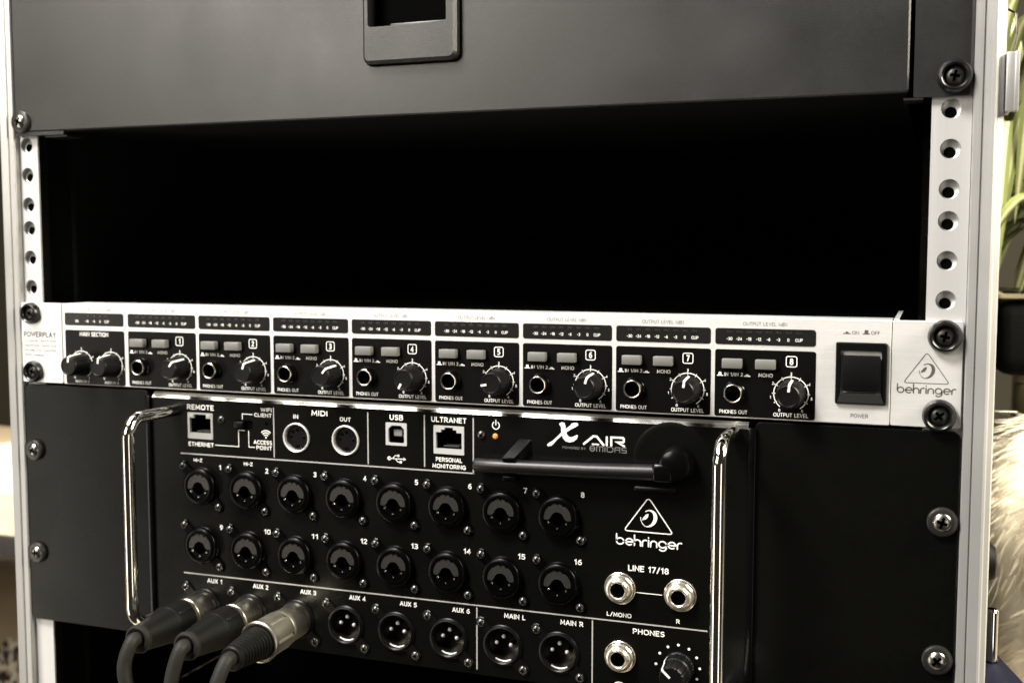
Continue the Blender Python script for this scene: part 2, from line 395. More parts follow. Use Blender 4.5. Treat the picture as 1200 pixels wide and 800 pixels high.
def profile_strip(sx):
    # cross-section (x from the rail outwards, y) of the double angle extrusion
    P = [(240.7,3.35),(240.7,.6),(241.2,-.2),(243.9,-.4),(244.4,.5),(244.9,-.9),(248.6,-1.4),(249.5,-.9),(249.9,.2),(250.3,.5),(251.7,1.4),(252.2,2.6),(252.2,5),(240.7,5)]
    mb = MB(); n = len(P); zs = [lz(-260), lz(235)]
    vs = [(sx*x, y, z) for z in zs for x, y in P]
    mb.add(vs, [(i,(i+1)%n,n+(i+1)%n,n+i) for i in range(n)]+[list(range(n)),list(range(n,2*n))])
    return mb.mesh('edge_profile', 'alu_edge')
for sx in (-1, 1): part('edge_profile', profile_strip(sx), case)
for sx in (-1, 1):
    a, b = sorted((sx*243, sx*250)); part('side_panel', MB().box(a,b,5.2,420,lz(-262),lz(240)).mesh('side_panel','inner'), case)
    a, b = sorted((sx*227.2, sx*242.8)); part('rail_mount', MB().box(a,b,26.5,30,lz(-262),lz(234)).mesh('rail_mount','inner'), case)
part('back_panel', MB().box(-243,243,420,427,lz(-262),lz(240)).mesh('back_panel','inner'), case)
part('floor_panel', MB().box(-242.9,242.9,30.5,419.8,lz(-268),lz(-262.2)).mesh('floor_panel','inner'), case)
part('roof_panel', MB().box(-242.9,242.9,30.5,419.8,lz(236),lz(242)).mesh('roof_panel','inner'), case)
# faint rear post far inside the opening
for sx in (-1, 1):
    a, b = sorted((sx*238, sx*218)); part('rear_rail', MB().box(a,b,392,396,lz(-250),lz(230)).mesh('rear_rail','dnickel'), case)
# catch on the right outer side and its wire loop
mb = MB().rbox(252.3,256.6,-.5,1.6,lz(80.5),lz(103.5),.4).rbox(252.3,254.2,1.7,14,lz(80.5),lz(103.5),.4).rbox(255.4,257.0,-1.8,4.4,lz(80.5),lz(103.5),.3)
ct = part('case_catch', mb.mesh('case_catch','alu_edge'), case)
part('wire_loop', MB().tube([(252.2,10,lz(122)),(255.5,6,lz(119)),(256.0,4,lz(112)),(254.6,6,lz(104)),(253.6,8,lz(102))], .45, 8).mesh('wire_loop','dnickel'), ct)

# ================================================================== drawer at the top
drawer = empty('drawer_unit', (0,0,89), 'dark grey rack drawer with recessed finger latch above the empty opening', 'drawer')
def dz(z): return z-89
o = rr(-239.4, 216.4, dz(89.6), dz(222), 1.2, 3); i_ = rr(-239.4, 216.4, dz(89.6), dz(222), 1.2, 3, .7)
latch_hole = rr(-27.6, 22.0, dz(112.6), dz(190), 4, 4)
mb = MB().plate(o, [latch_hole], -.6, 6, .7, inner=i_)
fp = part('drawer_front', mb.mesh('drawer_front','drawer'), drawer)
for x0, x1, ye, zt_ in ((-239.2,-207,-.5,89.5),(218.2,239.3,1.0,222)):
    o = rr(x0,x1,dz(87.6),dz(zt_),.7,3); part('mounting_ear', MB().plate(o, (), ye, 3.2).mesh('mounting_ear','drawer'), drawer)
part('drawer_box', MB().box(-220,215,6.4,330,dz(91.5),dz(222)).mesh('drawer_box','inner'), drawer)
for xa, xb in ((-221,-206.5),(214.5,222)): part('bottom_flange', MB().box(xa,xb,1.2,14,dz(86.6),dz(87.5)).mesh('bottom_flange','drawer'), drawer)
o = rr(-26.9, 21.0, dz(113.3), dz(189), 3.6, 4); i_ = rr(-26.9, 21.0, dz(113.3), dz(189), 3.6, 4, 1.5)
op = rr(-23.8, 16.2, dz(130.2), dz(178), 1.6, 3)
lt = part('latch', MB().plate(o, [op], -5.2, 3, 1.6, inner=i_).mesh('latch','drawer'), drawer)
part('finger_recess', MB().box(-24.5,17,3.2,18,dz(129),dz(179)).mesh('finger_recess','hole'), lt)
part('latch_tongue', MB().rbox(-13,15.8,-3.2,1.1,dz(129.2),dz(131.6),.5).mesh('latch_tongue','drawer'), lt)
rack_screw(drawer, -234.6, dz(95.0), -.7, 'flat', .5, .98)
rack_screw(drawer, 233.6, dz(95.2), .8, 'cup', .2, .95)

# ================================================================== headphone amplifier
amp = empty('headphone_amplifier', (0,0,-45.8), 'slim silver eight channel headphone amplifier with black channel panels and knobs', 'amplifier')
def az(z): return z+45.8
T, B = -2.2, -45.7
i_ = rr(-212.3, 212.4, az(B), az(T), .5, 2, .35); o = rr(-212.3, 212.4, az(B), az(T), .5, 2)
part('faceplate', MB().plate(o, (), 0, 3, .35, inner=i_).box(-212.2,212.3,3.02,20,az(T-1.2),az(T-.05)).mesh('faceplate','alu_face'), amp)
for x0, x1 in ((-240.6,-213.3),(212.65,239.8)):
    o = rr(x0,x1,az(B+.1),az(T),.8,3); i_ = rr(x0,x1,az(B+.1),az(T),.8,3,.2)
    part('mounting_ear', MB().plate(o, (), .5, 3.3, .3, inner=i_).mesh('mounting_ear','alu_face'), amp)
part('chassis', MB().box(-212,212,3.3,240,az(B+1),az(T-1.4)).mesh('chassis','mixer'), amp)
part('side_flange', MB().box(213.2,215.2,3.4,70,az(B+2),az(T+.6)).mesh('side_flange','alu_face'), amp)
for x, z, k, r_ in ((-233.2,-7.9,'cup',.5),(-232.6,-39.6,'cup',.3),(232.9,-8.3,'cup',.25),(231.6,-40.6,'cup',.9)):
    rack_screw(amp, x, az(z), .8, k, r_, .95 if x > 0 else .84)

def knob_mesh():
    mb = MB()
    rf = lambda a: 1+.018*math.cos(24*a)
    mb.lathe([(6.3,-.02),(6.3,-1.4),(5.9,-1.8)], seg=96)
    mb.lathe([(5.9,-1.8),(5.1,-9.6),(4.85,-10.6)], seg=96, rfun=rf)
    mb.lathe([(4.85,-10.6),(4.5,-11.0),(4.2,-11.0),(4.0,-10.8),(0,-10.7)], seg=96)
    return mb.mesh('knob','knob')
KNOB = knob_mesh()
def pointer_mesh():
    mb = MB(); w = .5
    side = [(-1.9,6.08),(-9.7,5.28),(-10.75,4.98),(-11.12,4.55),(-11.12,2.0)]     # (y, radius) along the top of the knob
    vs = []
    for y, r in side: vs += [(-w,y,r),(w,y,r)]
    mb.add(vs, [(2*i,2*i+1,2*i+3,2*i+2) for i in range(len(side)-1)])
    vs2 = []
    for y, r in side: vs2 += [(-w,y+.15,r-.3),(w,y+.15,r-.3)]
    n = len(vs); 
    for sgn in (0,1):
        mb.add([vs[2*i+sgn] for i in range(len(side))]+[vs2[2*i+sgn] for i in range(len(side))], [(i,i+1,len(side)+i+1,len(side)+i) for i in range(len(side)-1)])
    return mb.mesh('pointer','white')
POINTER = pointer_mesh()
def knob(parent, x, z, ang):
    k = part('knob', KNOB, parent, (x,-.02,z), math.radians(ang)); part('pointer', POINTER, k); return k
BTN = MB().rbox(-4.2,4.2,-3.6,-.1,-2.05,2.05,.35,2).mesh('push_button','button')
BTNF = MB().plate(rr(-4.8,4.8,-2.6,2.6,.5,2), [rr(-4.35,4.35,-2.2,2.2,.3,2)], -.35, 0).mesh('button_frame','gloss')
SOCK = MB().lathe([(5.0,0),(5.0,-.8),(4.6,-1.2),(4.4,-3.2),(4.1,-3.5),(3.95,-3.5)], seg=32).mesh('phones_socket','gloss')
RING = MB().lathe([(4.0,-3.3),(3.95,-3.75),(3.7,-3.95),(3.4,-3.85),(3.3,-3.4)], seg=32).mesh('socket_ring','nickel')
BORE = MB().lathe([(3.3,-3.4),(3.2,-.4),(0,-.4)], seg=24).mesh('socket_bore','hole')
LED = MB().rbox(-1.15,1.15,-.12,0,-.55,.55,.05,1).mesh('level_led','led_off')
def scale_arc(mb, cx, cz, numbers=True):
    y = -.05
    mb.stroke(arc(cx,cz,7.2,90-147,90+140,34), .42, y)
    for a in (-120,-90,-60,-30,0,30,60,90,120):
        t = math.radians(90-a); r0, r1 = (6.6,7.8) if a % 60 else (6.4,8.0)
        mb.stroke([(cx+r0*math.cos(t),cz+r0*math.sin(t)),(cx+r1*math.cos(t),cz+r1*math.sin(t))], .35, y)
    for s_, a in zip('0123456', (-147,-102,-60,0,60,102,147)):
        t = math.radians(90-a); ctext(mb, s_, cx+8.75*math.cos(t), cz+8.5*math.sin(t), 1.25, .9, .02, y)
def black_box(parent, x0, x1, z0, z1, m, name):
    return part(name, MB().plate(rr(x0,x1,z0,z1,1.1,4), (), -.25, -.01, .12, inner=rr(x0,x1,z0,z1,1.1,4,.12)).mesh(name, m), parent)
def channel(n, ang):
    x0 = 140.15-(8-n)*44.19; dx = x0-140.15
    mw = black_box(amp, x0, x0+42.2, az(-13.9), az(-6.9), 'meter', 'meter_window')
    for i in range(8): part('level_led', LED, mw, (x0+6.1+i*4.13,-.25,az(-8.6)))
    mb = MB()
    for i, s_ in enumerate(('-30','-24','-18','-12','-6','-3','0','CLIP')):
        ctext(mb, s_, x0+6.1+i*4.13+(0.3 if i == 7 else 0), az(-11.4), 1.35, .85, .02, -.3)
    part('lettering', mb.mesh('lettering','white'), mw)
    lettering(amp, [('OUTPUT LEVEL (dB)', x0+11.8, x0+30.3, az(-4.9), 1.5)], 'paleink', bold=0)
    cp = black_box(amp, x0, x0+42.4, az(-45.1), az(-16.0), 'print_panel', 'channel_panel')
    cx, cz = x0+32.4, az(-34.2)
    mb = MB(); scale_arc(mb, cx, cz); mb.xf(Matrix.Translation((0,-.25,0)))
    part('level_scale', mb.mesh('level_scale','white'), cp)
    mb = MB(); y = -.3
    put_text(mb, 'IN 1/IN 2', x0+4.2, x0+12.1, az(-26.8), 1.55, .02, y); ctext(mb, 'MONO', x0+21.7, az(-26.7), 1.6, .95, .02, y)
    put_text(mb, 'PHONES OUT', x0+2.2, x0+14.2, az(-43.0), 1.65, .015, y); put_text(mb, 'OUTPUT LEVEL', x0+25.2, x0+39.7, az(-43.3), 1.65, .015, y)
    mb.poly([(x0+.9,az(-27.6)),(x0+3.7,az(-27.6)),(x0+3.7,az(-27.2)),(x0+3.0,az(-27.2)),(x0+2.8,az(-25.9)),(x0+1.7,az(-25.9)),(x0+1.5,az(-27.2)),(x0+.9,az(-27.2))], y)
    mb.poly([(x0+12.5,az(-27.6)),(x0+15.3,az(-27.6)),(x0+15.3,az(-27.2)),(x0+14.7,az(-27.2)),(x0+14.4,az(-26.6)),(x0+13.4,az(-26.6)),(x0+13.2,az(-27.2)),(x0+12.5,az(-27.2))], y)
    part('lettering', mb.mesh('lettering','white'), cp)
    mb = MB(); mb.stroke(rr(x0+30.2,x0+34.6,az(-22.7),az(-18.3),.8,3), .38, y, closed=True); ctext(mb, str(n), x0+32.4, az(-20.5), 2.8, .8, .03, y)
    part('channel_number', mb.mesh('channel_number','white'), cp)
    for bx in (7.7, 21.8):
        b = part('push_button', BTN, amp, (x0+bx,-.3,az(-21.9))); part('button_frame', BTNF, b, (0,.03,0))
    s = part('phones_socket', SOCK, amp, (x0+8.4,-.26,az(-34.7))); part('socket_ring', RING, s); part('socket_bore', BORE, s)
    knob(amp, cx, cz, ang)
for n, a in zip(range(1,9), (38,18,40,-152,-102,18,8,6)): channel(n, a)
# main section
mw = black_box(amp, -210.5, -171.9, az(-13.8), az(-7.0), 'meter', 'meter_window')
for i, x in enumerate((-201.6,-195.0,-191.0,-187.0,-183.4)): part('level_led', LED, mw, (x,-.25,az(-8.7)))
mb = MB()
for s_, x in (('SIG',-202.2),('-18',-195.6),('-6',-191.0),('0',-187.0),('CLIP',-182.6)): ctext(mb, s_, x, az(-11.4), 1.35, .85, .02, -.3)
part('lettering', mb.mesh('lettering','white'), mw)
lettering(amp, [('INPUT LEVEL (dB)', -196.2, -179.7, az(-5.2), 1.5)], 'paleink', bold=0)
cp = black_box(amp, -210.5, -171.6, az(-45.3), az(-16.2), 'print_panel', 'main_panel')
mb = MB()
for cx in (-199.8,-180.4): scale_arc(mb, cx, az(-34.6))
mb.xf(Matrix.Translation((0,-.25,0))); part('level_scale', mb.mesh('level_scale','white'), cp)
lettering(cp, [('MAIN SECTION', -200.6, -181.9, az(-18.3), 2.3), ('MAIN IN 1', -204.2, -195.2, az(-43.8), 1.45), ('MAIN IN 2', -184.8, -175.8, az(-43.8), 1.45)], 'white', bold=.02, y=-.3)
for cx in (-199.8,-180.4): knob(amp, cx, az(-34.6), 6)
# ear writing, power switch, emblem
lettering(amp, [('POWERPLAY', -239.3, -217.2, az(-19.4), 3.1)], 'ink', bold=.04, y=.43)
mb = MB()
for s_, w_, z in (('8-CHANNEL HIGH-POWER',22,-22.9),('HEADPHONES MIXING AND',22,-25.5),('DISTRIBUTION AMPLIFIER',22,-28.1),('MODEL HA8000',13.5,-30.7)):
    put_text(mb, s_, -239.2, -239.2+w_, az(z), 1.4, .012, .43)
part('lettering', mb.mesh('lettering','paleink'), amp)
px0, px1, pz0, pz1 = 190.6, 211.0, az(-37.3), az(-11.6)
sw = part('power_switch', MB().plate(rr(px0,px1,pz0,pz1,.6,3), [rr(px0+2.0,px1-2.2,pz0+3.3,pz1-3.4,.4,2)], -1.6, -.01, .5, inner=rr(px0,px1,pz0,pz1,.6,3,.5)).mesh('power_switch','satin'), amp)
part('button', MB().rbox(px0+2.9,px1-2.9,-3.6,1.5,pz0+5.6,pz1-5.4,.5).mesh('button','matte'), sw)
mb = MB().add([(px0+.9,-1.7,pz0+.7),(px1-.9,-1.7,pz0+.7),(px1-2.2,-3.0,pz0+4.8),(px0+2.2,-3.0,pz0+4.8),(px0+2.2,-1.5,pz0+5.0),(px1-2.2,-1.5,pz0+5.0)], [(0,1,2,3),(3,2,5,4)])
part('switch_ramp', mb.mesh('switch_ramp','ramp'), sw)
lettering(amp, [('ON',196.9,199.6,az(-7.6),1.5),('OFF',204.4,207.9,az(-7.5),1.5),('POWER',197.0,204.0,az(-42.2),1.7)], 'ink', bold=.01)
mb = MB(); 
mb.poly([(193.3,az(-8.2)),(196.2,az(-8.2)),(196.2,az(-7.8)),(195.4,az(-7.8)),(195.2,az(-7.2)),(194.3,az(-7.2)),(194.1,az(-7.8)),(193.3,az(-7.8))])
mb.poly([(201.1,az(-8.2)),(203.8,az(-8.2)),(203.8,az(-7.8)),(203.3,az(-7.8)),(203.2,az(-6.4)),(201.8,az(-6.4)),(201.7,az(-7.8)),(201.1,az(-7.8))])
part('switch_symbol', mb.mesh('switch_symbol','ink'), amp)
mb = MB(); emblem(mb, 226.3, az(-27.6), az(-14.9), 8.9, .32, .43); part('emblem', mb.mesh('emblem','ink'), amp)
mb = MB(); wordmark(mb, 215.2, 237.6, az(-31.7), 2.2, .48, .43); part('wordmark', mb.mesh('wordmark','ink'), amp)

# ================================================================== digital mixer
mix = empty('digital_mixer', (0,0,-178), 'black stage box mixer with rows of combo sockets, chrome handles and folded antenna', 'mixer')
def mz(z): return z+178
XC = [-125.2+27.83*i for i in range(8)]
ROW1, ROW2, ROW3 = -95.3, -126.5, -159.4
holes = []
for x in XC: holes.append(circ(x, mz(ROW3), 8.3, 32))
for x in XC:
    for z in (ROW1, ROW2): holes.append(circ(x, mz(z), 7.4, 24))
RJ1 = (-132.3,-118.0,-70.2,-57.6); RJ2 = (7.2,21.9,-69.5,-56.9)
USB = (-18.0,-8.0,-66.8,-57.0)
for a in (RJ1, RJ2, USB): holes.append(rr(a[0],a[1],mz(a[2]),mz(a[3]),.4,2))
MIDI = [(-68.3,-66.8),(-40.6,-66.5)]
for x, z in MIDI: holes.append(circ(x, mz(z), 6.9, 28))
holes.append(rr(-104.0,-93.8,mz(-64.2),mz(-59.7),.6,2))
o = rr(-155.2, 154.8, mz(-175.2), mz(-50.3), .8, 3)
mb = MB().plate(o, holes, 0, 2)
part('front_panel', mb.mesh('front_panel','mixer'), mix)
# bent top lip: a gloss bevel and the top of the chassis
mb = MB(); zf, zt = mz(-50.5), mz(-47.5)
mb.add([(-155.2,.05,zf+.02),(154.8,.05,zf+.02),(154.8,2.5,zt),(-155.2,2.5,zt),(154.8,30,zt),(-155.2,30,zt)], [(0,1,2,3),(3,2,4,5)])
part('top_lip', mb.mesh('top_lip', mat('bent_lip_metal', (.55,.54,.51), .14, 1.0, .1, 300)), mix)
part('chassis', MB().box(-154,153.8,14,210,mz(-174.5),mz(-49)).mesh('chassis','mixer'), mix)
for sx, x0, x1 in ((-1,-240.2,-157.6),(1,157.4,240.0)):
    o = rr(x0,x1,mz(-178.6),mz(-47.0),3.2,5); i_ = rr(x0,x1,mz(-178.6),mz(-47.0),3.2,5,.3)
    part('mounting_ear', MB().plate(o, (), .6, 3.2, .3, inner=i_).mesh('mounting_ear','mixer'), mix)
    # folded side edge between ear and face, with the two seams the photograph shows
    a = x1 if sx < 0 else x0
    part('side_fold', MB().rbox(a-.9 if sx < 0 else a-2.3, a+2.1 if sx < 0 else a+.9, -1.6, .4, mz(-176), mz(-49.5), .55).mesh('side_fold','gloss'), mix)
for x, z, k, r_ in ((-234.0,-83.2,'flat',.5),(-234.4,-140.6,'flat',.1),(234.0,-84.2,'flat',.3),(233.6,-142.0,'flat',.75)):
    rack_screw(mix, x, mz(z), .4, k, r_, 1.0 if x > 0 else .95)
# chrome handles
def handle(x, z0, z1, lean):
    d = -35; r = 10; pts = [(x+lean,1,z1-.2)]
    pts += [(x+lean*.35,d+r,z1)]
    pts += [(x, d+r-r*math.sin(a), z1-r+r*math.cos(a)) for a in [i/8*PI/2 for i in range(1,9)]]
    pts += [(x, d, z1-r-(z1-z0-2*r)*k/6) for k in range(1,6)]
    pts += [(x, d+r-r*math.cos(a), z0+r-r*math.sin(a)) for a in [i/8*PI/2 for i in range(0,9)]]
    pts += [(x+lean,1,z0+.2)]
    h = part('handle', MB().tube(pts, 3.0, 20).mesh('handle','chrome'), mix)
handle(-142.6, mz(-161), mz(-56.5), 1.5); handle(148.8, mz(-163.5), mz(-51.8), 0)

# printed lines
mb = MB()
for seg in ([(-137.5,-78.9),(27.2,-78.3)], [(-81.4,-52.6),(-81.4,-77.4)], [(-28.4,-52.4),(-28.4,-77.2)], [(1.8,-52.0),(1.8,-76.6)], [(27.0,-52.2),(27.0,-78.3)],
            [(-137.3,-142.2),(138.3,-141.2)], [(28.6,-142.8),(28.6,-172.6)], [(85.7,-142.6),(85.7,-174.6)]):
    mb.stroke([(x,mz(z)) for x,z in seg], .62)
part('printed_line', mb.mesh('printed_line','line'), mix)
mb = MB()
for seg in ([(-99.8,-59.2),(-99.8,-56.4),(-94.0,-56.5)], [(-116.2,-73.4),(-102.2,-73.4),(-102.2,-64.9)], [(-102.2,-64.9),(-98.6,-64.9)], [(-96.2,-65),(-96.2,-73.2),(-92.8,-73.2)], [(104.8,-127.1),(117.8,-127.1)]):
    mb.stroke([(x,mz(z)) for x,z in seg], .36)
part('printed_line', mb.mesh('printed_line','white'), mix)
# wifi, usb, power and headphone symbols
mb = MB(); wx, wz = -86.0, mz(-67.8); mb.disc(wx, wz, .45)
for r in (1.4,2.5,3.6): mb.stroke(arc(wx,wz,r,45,135,8), .5)
part('wireless_symbol', mb.mesh('wireless_symbol','white'), mix)
mb = MB(); ux, uz = -13.0, mz(-73.9)
mb.stroke([(ux-4,uz),(ux+4,uz)], .42); mb.disc(ux-4,uz,.95); mb.poly([(ux+3.6,uz+.8),(ux+3.6,uz-.8),(ux+5.0,uz)])
mb.stroke([(ux-2.2,uz),(ux-.8,uz+1.5),(ux+.6,uz+1.5)], .36); mb.disc(ux+.9,uz+1.5,.6); mb.stroke([(ux-.8,uz),(ux+.6,uz-1.5),(ux+1.8,uz-1.5)], .36)
mb.poly([(ux+1.6,uz-2.1),(ux+2.8,uz-2.1),(ux+2.8,uz-.9),(ux+1.6,uz-.9)])
part('usb_symbol', mb.mesh('usb_symbol','white'), mix)
mb = MB(); mb.stroke(arc(38.4,mz(-54.9),1.75,125,415,20), .45); mb.stroke([(38.4,mz(-54.7)),(38.4,mz(-52.4))], .45)
part('power_symbol', mb.mesh('power_symbol','white'), mix)
mb = MB(); mb.stroke(arc(98.6,mz(-172.6),3.0,-30,210,20), .42); mb.stroke([(95.8,mz(-173.4)),(95.8,mz(-175.0))], 1.0); mb.stroke([(101.4,mz(-173.4)),(101.4,mz(-175.0))], 1.0)
part('headphone_symbol', mb.mesh('headphone_symbol','white'), mix)
# lettering
L = []
def t(b, cx, z, h, w): L.append((b, cx-w/2, cx+w/2, mz(z), h))
t('REMOTE',-125.0,-54.3,2.7,16.3); t('ETHERNET',-125.0,-73.6,2.2,15.4); t('WIFI',-85.7,-53.7,1.95,6.4); t('CLIENT',-87.6,-56.5,1.95,10.2)
t('ACCESS',-88.0,-70.4,2.1,10.8); t('POINT',-87.2,-73.2,2.1,9.2); t('IN',-68.6,-56.2,2.1,2.8); t('MIDI',-55.1,-53.9,2.7,9.0); t('OUT',-40.8,-56.2,2.1,6.0)
t('USB',-13.0,-53.8,2.7,7.2); t('ULTRANET',14.5,-53.6,2.6,18.2); t('PERSONAL',14.5,-72.7,2.1,13.6); t('MONITORING',14.5,-75.9,2.1,17.2)
t('HI-Z',-127.2,-82.0,1.85,5.2); t('HI-Z',-96.8,-82.0,1.85,5.2)
for i, x in enumerate(XC):
    for k, z in ((i+1,-84.9+.05*i),(i+9,-116.2+.05*i)):
        t(str(k), x+11.5-(.35*i if k>8 else .05*i), z, 2.6, 1.2 if k == 1 else (1.75 if k < 10 else 3.7))
for i in range(6): t('AUX %d' % (i+1), XC[i]+6.7-.05*i, -145.0, 2.35, 9.1)
t('MAIN L',XC[6]+6.0,-144.9,2.4,10.6); t('MAIN R',XC[7]+6.2,-144.8,2.4,11.0)
t('LINE 17/18',111.6,-116.1,2.8,18.6); t('L/MONO',98.2,-138.3,2.0,11.5); t('R',125.3,-138.3,2.0,1.6); t('PHONES',112.0,-145.0,2.5,14.6)
for it in L: lettering(mix, [it], 'white', bold=.031)
mb = MB()
for x, z in ((115.5,-158.8),(117.2,-153.7),(120.9,-150.4),(125.6,-149.0),(130.4,-150.3),(133.9,-153.8),(135.3,-158.6),(134.1,-163.5),(130.4,-167.4)): mb.disc(x, mz(z), .62)
part('level_dots', mb.mesh('level_dots','white'), mix)
# brush X, AIR and the small line below
def q(X, Y): return (63.6+(X-322)*.0935, mz(-51.9-(Y-60-(X-322)*.035)*.098))
mb = MB()
mb.poly([q(*p) for p in ((384,66),(398,60),(412,64),(416,78),(418,100),(424,118),(434,128),(448,130),(462,124),(476,118),(480,124),(474,138),(458,150),(438,154),(418,150),(404,136),(396,116),(394,96),(392,80),(386,74))])
mb.poly([q(*p) for p in ((446,66),(462,62),(480,64),(481,74),(468,82),(446,92),(420,108),(394,126),(372,144),(356,162),(344,172),(326,175),(322,168),(332,158),(352,148),(372,130),(398,106),(424,86),(442,74))], y=-.08)
part('logo_letter', mb.mesh('logo_letter','white'), mix)
mb = MB(); w = 1.0; zb = mz(-61.0); zt = mz(-57.3)
mb.stroke([(81.2,zb),(85.6,zt),(87.2,zt),(90.4,zb)], w); mb.stroke([(85.2,zb+.1),(88.0,zb+.1)], .7)
mb.stroke([(91.9,zb),(91.9,zt)], w)
mb.stroke([(94.0,zb),(94.0,zt),(99.4,zt),(99.8,zt-.5),(99.8,zt-1.6),(99.4,zt-2.0),(96.4,zt-2.0),(100.0,zb)], w)
part('logo_letters', mb.mesh('logo_letters','white'), mix)
mb = MB(); put_text(mb, 'POWERED BY', 71.0, 82.0, mz(-63.2), 1.05, .01)
zb, zt = mz(-64.0), mz(-61.8); w = .34
mb.stroke(arc(85.2,(zb+zt)/2,1.15,0,360,18)[:-1], .4, closed=True); mb.stroke([(84.4,(zb+zt)/2),(86.0,(zb+zt)/2)], .35)
mb.stroke([(87.2,zb),(87.2,zt),(90.1,zt),(90.1,zb)], w); mb.stroke([(88.6,zt),(88.6,zb)], w); mb.stroke([(91.1,zb),(91.1,zt)], w)
mb.stroke([(92.1,zb),(92.1,zt),(94.2,zt),(94.8,zt-.5),(94.8,zb+.5),(94.2,zb),(92.1,zb)], w); mb.stroke([(95.7,zb),(95.7,zt-.4),(96.1,zt),(98.0,zt),(98.0,zb)], w); mb.stroke([(95.7,(zb+zt)/2),(98.0,(zb+zt)/2)], w)
mb.stroke([(101.0,zt),(99.0,zt),(99.0,(zb+zt)/2),(101.0,(zb+zt)/2),(101.0,zb),(99.0,zb)], w)
part('logo_subtitle', mb.mesh('logo_subtitle','dim'), mix)
mb = MB(); emblem(mb, 111.4, mz(-99.2), mz(-83.4), 11.3, .5); part('emblem', mb.mesh('emblem','white'), mix)
mb = MB(); wordmark(mb, 96.8, 126.6, mz(-105.6), 2.85, .64); part('wordmark', mb.mesh('wordmark','white'), mix)

# combo sockets: flange, raised boss, grey insert with jack hole and contact glints
def ear_flange(parent_hole_r, R=9.9):
    out = []
    c = [(-10.8,9.9,2.9),(10.4,-10.4,2.9)]
    # hull-like outline: circle with two screw lugs
    for k in range(96):
        a = 2*PI*k/96; d = Vector((math.cos(a), math.sin(a))); best = R
        for lx, lz_, lr in c:
            L_ = Vector((lx,lz_)); p = d.dot(L_); 
            if p > 0:
                off2 = L_.length_squared-p*p
                if off2 < lr*lr: best = max(best, p+math.sqrt(lr*lr-off2))
        out.append((d.x*best, d.y*best))
    return out
FL = ear_flange(0)
COMBO = MB().plate(FL, [circ(0,0,8.6,40)], -.9, -.02, .35, inner=[(x*.965,z*.965) for x,z in FL]).lathe([(9.75,-.9),(9.7,-2.4),(9.4,-3.1),(8.8,-3.5),(7.4,-3.7),(6.75,-3.6),(6.6,-2.4)], seg=48).mesh('combo_socket','void_gloss')
ins_out = []
for k in range(60):
    a = 2*PI*k/60; r = 6.55
    dg_ = math.degrees(a)
    for notch in (60, 90, 120):
        if abs(dg_-notch) < 6: r = 5.9 if notch != 90 else 5.6
    ins_out.append((r*math.cos(a), r*math.sin(a)))
# upper half: grey crescent over the round jack mouth; lower half: separate plate coloured black
up = [p for p in ins_out if p[1] > -.9]; up.sort(key=lambda p: math.atan2(p[1]+1.0, p[0]))
bow = [(3.25*math.cos(math.radians(a)), -.7+3.25*math.sin(math.radians(a))) for a in range(165,14,-10)]
INSERT = MB().plate(up+[(-6.4,-1.1),(-4.6,-1.3),(-3.7,-.6)]+bow+[(3.7,-.6),(4.6,-1.3),(6.4,-1.1)], (), -3.25, -2.0).mesh('grey_insert','insert')
BLOCK = MB().plate([(6.4*math.cos(math.radians(a)), 6.4*math.sin(math.radians(a))) for a in range(190,351,10)]+[(3.2,-1.4)]+[(3.2*math.cos(math.radians(a)), -.8+3.2*math.sin(math.radians(a))) for a in range(-10,-171,-16)]+[(-3.2,-1.4)], (), -2.9, -1.8).mesh('lower_plate','void_gloss')
MOUTH = MB().lathe([(6.55,-2.1),(6.5,1),(0,1)], seg=32).mesh('jack_mouth','hole')
PINS3 = MB()
for x, z, w_ in ((-4.3,-2.6,.62),(4.3,-2.9,.55),(0,-5.2,.42)): PINS3.lathe([(0,-3.25),(w_*.7,-3.2),(w_,-2.95),(w_,-2.5)], x, z, 12)  # small bright domes put in as glints of the contacts
PINS3 = PINS3.mesh('contacts','nickel')
for r_, z in ((0,ROW1),(1,ROW2)):
    for i, x in enumerate(XC):
        s = part('combo_socket', COMBO, mix, (x,0,mz(z))); part('grey_insert', INSERT, s); part('lower_plate', BLOCK, s); part('jack_mouth', MOUTH, s); part('contacts', PINS3, s)
        part('screw', SHEAD, s, (-10.8,-.9,9.9), .3+.37*i+r_); part('screw', SHEAD, s, (10.4,-.9,-10.4), 1.1+.53*i+r_)
# output sockets
MALE = MB().plate(FL, [circ(0,0,8.3,40)], -.9, -.02, .35, inner=[(x*.965,z*.965) for x,z in FL]).lathe([(9.5,-.9),(9.3,-1.5),(8.7,-1.7),(8.3,-1.4),(8.2,-.5)], seg=48).mesh('output_socket','satin')
LINER = MB().lathe([(8.2,-.6),(8.0,0),(7.9,9),(0,9)], seg=40).mesh('socket_liner', 'liner')
LIP = MB(); LIP.tube([(7.75*math.cos(math.radians(a)), .6, 7.75*math.sin(math.radians(a))) for a in range(-120,-59,5)], .38, 8); LIP = LIP.mesh('liner_glint','glintm')  # bright arc modelled as the glint on the liner's lower wall
PIN = MB().lathe([(0,1.2),(.5,1.25),(.85,1.6),(1.0,2.2)], seg=16).lathe([(1.0,2.2),(1.0,9)], seg=16, mi=1).mesh('pin',['glintm','liner'])  # bright tips over dark shafts put light and shade into the pins
for i, x in enumerate(XC):
    s = part('output_socket', MALE, mix, (x,0,mz(ROW3))); part('socket_liner', LINER, s)
    part('screw', SHEAD, s, (-10.8,-.9,9.9), .9+.4*i); part('screw', SHEAD, s, (10.4,-.9,-10.4), .2+.7*i)
    if i > 2:
        part('liner_glint', LIP, s)
        for px, pz in ((-.3,3.6),(-3.9,.3),(3.3,-.2)): part('pin', PIN, s, (px,0,pz))
